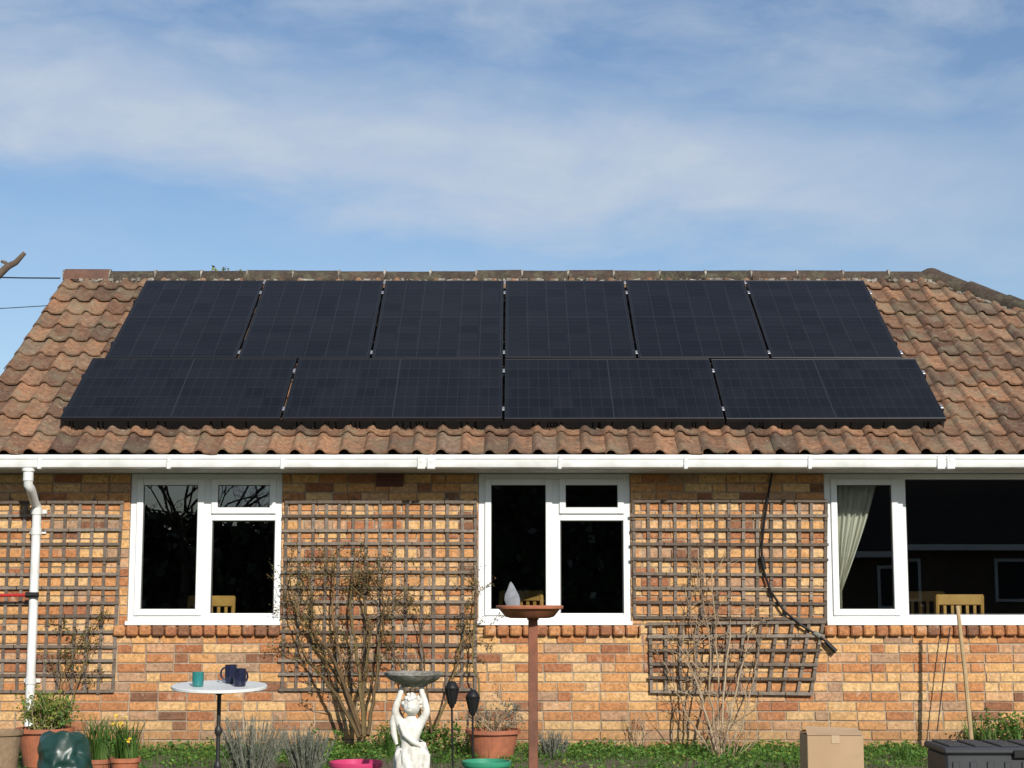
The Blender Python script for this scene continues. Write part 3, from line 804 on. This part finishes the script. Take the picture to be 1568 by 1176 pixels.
def lantern(px,py,d,lean):
    t=sv(px,py,d); s=MB()
    s.tube([(t.x+lean,t.y,0),(t.x,t.y,t.z-.17)],.007,'black',8)
    s.lathe((t.x,t.y,t.z-.18),[(0,0),(.012,.0),(.02,.02),(.032,.06),(.042,.11),(.045,.125),(.048,.13),(.048,.14),(.036,.155),(.03,.17),(.012,.18),(0,.182)],'black',16)
    for k in range(6):
        a=2*pi*k/6; s.tube([(t.x+.024*math.cos(a),t.y+.024*math.sin(a),t.z-.155),(t.x+.048*math.cos(a),t.y+.048*math.sin(a),t.z-.05)],.004,'iron',5)
    s.build('solar_garden_torch',None,True)
lantern(692,1043,11.3,.01); lantern(724,1056,11.5,.0)

e=empty('cardboard_box'); a=sv(1236,1126,10.5); b=sv(1322,1126,10.5); s=MB()
x0b,x1b=a.x,b.x; y0b=a.y; y1b=y0b+.28; H=a.z
s.box(x0b,x1b,y0b,y1b,0,H-.004,'card',.5,.003)
xm=(x0b+x1b)/2; ym=(y0b+y1b)/2
def flap(p0,p1,q1,q0):
    th=Vector((0,0,.004)); P=[Vector(v) for v in(p0,p1,q1,q0)]; s.add(P+[v+th for v in P],[(3,2,1,0),(4,5,6,7),(0,1,5,4),(1,2,6,5),(2,3,7,6),(3,0,4,7)],'card')
flap((x0b,y0b-.001,H),(x1b,y0b-.001,H),(x1b-.01,ym-.01,H+.03),(x0b+.01,ym-.01,H+.045))
flap((x0b,y1b,H),(x1b,y1b,H),(x1b-.01,ym+.01,H+.025),(x0b+.01,ym+.01,H+.02))
s.box(xm-.025,xm+.025,y0b-.0035,y0b-.001,H-.05,H-.001,'tape',.5)
s.build('carton',e)
e=empty('plastic_storage_box'); a=sv(1445,1142,9.6); s=MB()
x0b=a.x; x1b=x0b+.95; y0b=a.y; H=a.z
s.box(x0b+.015,x1b-.015,y0b+.015,y0b+.45,0,H-.05,'storage',.5,.012)
for k in range(9): s.box(x0b+.05+k*.1,x0b+.09+k*.1,y0b+.006,y0b+.016,.04,H-.09,'storage',.5,.004)
s.build('body',e)
s=MB(); s.box(x0b,x1b,y0b,y0b+.47,H-.05,H-.01,'storage',.5,.012)
for k in range(6): s.box(x0b+.04+k*.15,x0b+.15+k*.15,y0b+.04,y0b+.43,H-.012,H,'storage',.5,.005)
s.box(x0b+.4,x0b+.5,y0b-.012,y0b,H-.07,H-.025,'black',.5,.004)
s.build('lid',e)
def tub(name,px,py,d,r,mat,fill):
    c=sv(px,py,d); s=MB(); h=c.z
    s.lathe((c.x,c.y,0),[(0,0),(r*.75,0),(r*.95,h-.03),(r*1.0,h-.03),(r*1.03,h-.02),(r*1.03,h),(r*.96,h),(r*.93,h-.05),(0,h-.05)],mat,40)
    s.lathe((c.x,c.y,0),[(r*.92,h-.045),(0,h-.03)],fill,24)
    s.tube([(c.x+r*1.0*math.cos(t_),c.y-r*.5*math.sin(t_)-.01,h-.03+.02*math.sin(t_)) for t_ in[pi*i/16 for i in range(17)]],.004,mat,6)
    s.build(name,None,True)
tub('pink_bucket',545,1166,10.0,.155,'pink','stone'); tub('green_tub',745,1165,10.4,.15,'greenpl','soil')
s=MB(); s.tube([sv(1488,1140,12.4),sv(1478,1030,12.5),sv(1466,928,12.6)],[.018,.017,.015],'cane',8)
s.build('rake_handle',None,True)
s=MB(); s.tube([sv(1435,1120,12.95),sv(1448,1010,12.95),sv(1455,960,12.95)],.005,'iron',6); s.build('twig_shadow_rod',None,True)  # thin dark rod standing in for a twig shadow on the wall
s=MB(); s.tube([(-6.2,-.18,sv(0,917,12.9).z),(dp+.0,-.13,sv(50,911,12.9).z)],.013,'red',10)
s.tube([(dp-.05,-.125,sv(50,911,12.9).z),(dp+.05,-.12,sv(50,911,12.9).z)],.022,'black',10)
s.build('washing_line_prop',None,True)

# ------------------------------------------------------------ tree, wires
s=MB()
T=Vector((-4.3,-4.1,0))
s.tube([T,T+Vector((.03,0,1)),T+Vector((-.02,.05,2)),T+Vector((.05,0,2.75)),T+Vector((.0,.1,3.6)),T+Vector((-.2,.2,4.4))],[.17,.14,.12,.10,.07,.03],'bark',12)
tip=sv(38,387,9.0)
s.tube([T+Vector((.05,0,2.5)),T+Vector((.6,0,2.62)),sv(-12,430,9.0),sv(12,408,9.0),sv(24,402,9.0),tip],[.07,.045,.026,.020,.017,.012],'bark',10)
s.tube([sv(12,408,9.0),sv(8,402,9.0),sv(2,400,9)],[.015,.010,.008],'bark',8)
for k in range(9):
    grow(s,T+Vector((0,0,2+k*.22)),(-1+R.gauss(0,.3),R.gauss(0,.8),.8),.9,.03,3,'bark',spread=.5,ymax=5)
s.build('bare_tree',None,True,60)
s=MB()
def wire(a,b,sag,r=.007):
    s.tube([a.lerp(b,i/12)-Vector((0,0,sag*4*(i/12)*(1-i/12))) for i in range(13)],r,'black',5)
wire(Vector((-9,2.5,4.75)),sv(92,426,15.7),.12); wire(Vector((-9,2.0,4.0)),sv(58,468,15.0)+Vector((.1,0,0)),.10,.004)
s.build('overhead_wire')
s=MB(); c=sv(338,412,16.2)
for k in range(9): grow(s,Vector((c.x,c.y,4.25)),(R.gauss(0,.3),0,1),.17,.004,1,'rosewood',leaf='yleaf',ls=.025,ln=1,spread=.5,ymax=9)
s.build('roof_weed')

# ------------------------------------------------------------ ground and things behind the photographer
s=MB(); s.quad((-300,-300,-.01),(300,-300,-.01),(300,300,-.01),(-300,300,-.01),'ground'); s.build('ground')
s=MB(); V=[];F=[];nx,ny=140,30
for j in range(ny+1):
    for i in range(nx+1):
        x=-4.3+11.2*i/nx; y=-1.9+1.9*j/ny; V.append((x,y,.002+.02*noise.noise(Vector((x*6,y*6,0)))+.012*noise.noise(Vector((x*20,y*20,3)))+.012))
for j in range(ny):
    for i in range(nx): o=j*(nx+1)+i; F.append((o,o+1,o+nx+2,o+nx+1))
s.add(V,F,'soil'); s.build('flower_bed',None,True,60)
s=MB()
for k in range(14000):
    x=R.uniform(-24,7); top=3.3 if x<-4.5 else 5.6
    top+=.6*noise.noise(Vector((x*.6,0,0)))
    y=-27+R.gauss(0,.5); z=top*R.random()**.8
    nn=noise.noise(Vector((x*.8,z*.9,5)))
    s.leaf((x,y+nn*.8,z),.16,'hedge',.7)
s.box(-24,7,-28.2,-27.6,0,3.0,'hedge',.1); s.box(-4.5,7,-28.2,-27.6,3.0,5.0,'hedge',.1)
s.build('hedge')
s=MB()
for k in range(4):
    b=Vector((-7.5-k*2.6,-26+R.gauss(0,.5),0)); s.tube([b,b+Vector((.1,0,1.6)),b+Vector((0,.1,3))],[.14,.11,.08],'bark',8)
    for j in range(8): grow(s,b+Vector((0,0,2.2+.1*j)),(R.gauss(0,.7),R.gauss(0,.5),1),1.6,.05,4,'bark',spread=.5,ymax=5)
s.build('bare_tree')
e=empty('neighbour_bungalow'); s=MB()
s.box(7.5,20,-36,-29,0,2.4,'nwall',.5)
s.add([(7,-28.6,2.4),(20.5,-28.6,2.4),(20.5,-32.5,6.2),(7,-32.5,6.2),(7,-36.4,2.4),(20.5,-36.4,2.4)],[(0,1,2,3),(3,2,5,4)],'nroof')
s.add([(7.4,-29,2.4),(7.4,-36,2.4),(7.4,-32.5,6.0)],[(0,1,2)],'nwall')
s.box(7,20.5,-28.62,-28.5,2.3,2.45,'upvc')
for x in(9,12.5,16): s.box(x,x+1.6,-28.99,-28.93,1,2.1,'upvc'); s.box(x+.08,x+1.52,-28.925,-28.91,1.08,2.02,'black')
s.build('building',e)

# ------------------------------------------------------------ light, world, camera
EL=math.radians(28); AZ=math.radians(161)
sd=Vector((math.sin(AZ)*math.cos(EL),math.cos(AZ)*math.cos(EL),math.sin(EL)))
ld=bpy.data.lights.new('sun','SUN'); ld.energy=4.8; ld.angle=math.radians(.53); ld.color=(1,.95,.87)
lo=bpy.data.objects.new('sun',ld); scene.collection.objects.link(lo); lo.rotation_euler=sd.to_track_quat('Z','Y').to_euler(); lo.location=(5,-20,15)
w=bpy.data.worlds.new('World'); scene.world=w; w.use_nodes=True; nt=w.node_tree
bg=nt.nodes['Background']; sk=N(nt,'ShaderNodeTexSky',sky_type='NISHITA'); sk.sun_disc=False; sk.sun_elevation=EL; sk.sun_rotation=AZ
sk.air_density=1.0; sk.dust_density=.6; sk.ozone_density=2.3
tc=N(nt,'ShaderNodeTexCoord').outputs['Generated']; sp=N(nt,'ShaderNodeSeparateXYZ'); nt.links.new(tc,sp.inputs[0])
X_,Y_,Z_=sp.outputs
wn=N(nt,'ShaderNodeTexNoise'); wn.inputs['Scale'].default_value=6; wn.inputs['Detail'].default_value=3; nt.links.new(tc,wn.inputs['Vector'])
wv=N(nt,'ShaderNodeVectorMath',operation='MULTIPLY_ADD'); nt.links.new(wn.outputs['Color'],wv.inputs[0]); wv.inputs[1].default_value=(.10,.10,.05); nt.links.new(tc,wv.inputs[2])
mp=N(nt,'ShaderNodeMapping'); nt.links.new(wv.outputs[0],mp.inputs[0]); mp.inputs['Rotation'].default_value=(0,math.radians(-9),0); mp.inputs['Scale'].default_value=(2.4,2.4,8)
n1=noise_(nt,2.6,9,mp.outputs[0],.56)
mp2=N(nt,'ShaderNodeMapping'); nt.links.new(wv.outputs[0],mp2.inputs[0]); mp2.inputs['Rotation'].default_value=(0,math.radians(-24),0); mp2.inputs['Scale'].default_value=(5,5,12)
n2=noise_(nt,3.0,9,mp2.outputs[0],.58)
line=math_(nt,'SUBTRACT',.262,math_(nt,'MULTIPLY',X_,.085))
wz_=math_(nt,'ADD',Z_,math_(nt,'MULTIPLY',math_(nt,'SUBTRACT',n1,.5),.09))
dd=math_(nt,'ABSOLUTE',math_(nt,'SUBTRACT',wz_,line))
b1=math_(nt,'SUBTRACT',1,math_(nt,'DIVIDE',dd,.050),clamp=True)
b1=math_(nt,'SMOOTH_MIN',math_(nt,'MULTIPLY',b1,1.25),.9,.3)
fall=math_(nt,'SUBTRACT',1,math_(nt,'MULTIPLY',math_(nt,'SUBTRACT',X_,.10,clamp=True),3.2),clamp=True)
b1=math_(nt,'MULTIPLY',b1,fall)
up=math_(nt,'MULTIPLY',math_(nt,'SUBTRACT',Z_,.235,clamp=True),8,clamp=True)
st=ramp(nt,[(.40,(0,0,0)),(.66,(1,1,1))]); nt.links.new(math_(nt,'ADD',math_(nt,'MULTIPLY',n1,.62),math_(nt,'MULTIPLY',n2,.38)),st.inputs[0])
hi=math_(nt,'MULTIPLY',math_(nt,'MULTIPLY',st.outputs[0],up),.68)
base=math_(nt,'ADD',math_(nt,'MULTIPLY',st.outputs[0],.20),.05)
cl=math_(nt,'ADD',math_(nt,'MAXIMUM',math_(nt,'MULTIPLY',b1,math_(nt,'ADD',.45,math_(nt,'MULTIPLY',n2,.85))),hi),base,clamp=True)
cl=math_(nt,'MULTIPLY',cl,.86)
skc=mix(nt,1.0,sk.outputs[0],(1.0,1.07,1.13),'MULTIPLY')
col=mix(nt,cl,skc,(5.5,6.25,7.3))
nt.links.new(col,bg.inputs[0]); bg.inputs[1].default_value=.1
cd=bpy.data.cameras.new('camera'); cd.sensor_width=36; cd.lens=36*2500/1568; cd.clip_end=1000
co_=bpy.data.objects.new('camera',cd); scene.collection.objects.link(co_); co_.location=(0,-D0,CAMZ); co_.rotation_euler=(math.pi/2+TH,0,0)
scene.camera=co_
scene.view_settings.view_transform='Standard'; scene.view_settings.look='None'; scene.view_settings.exposure=0
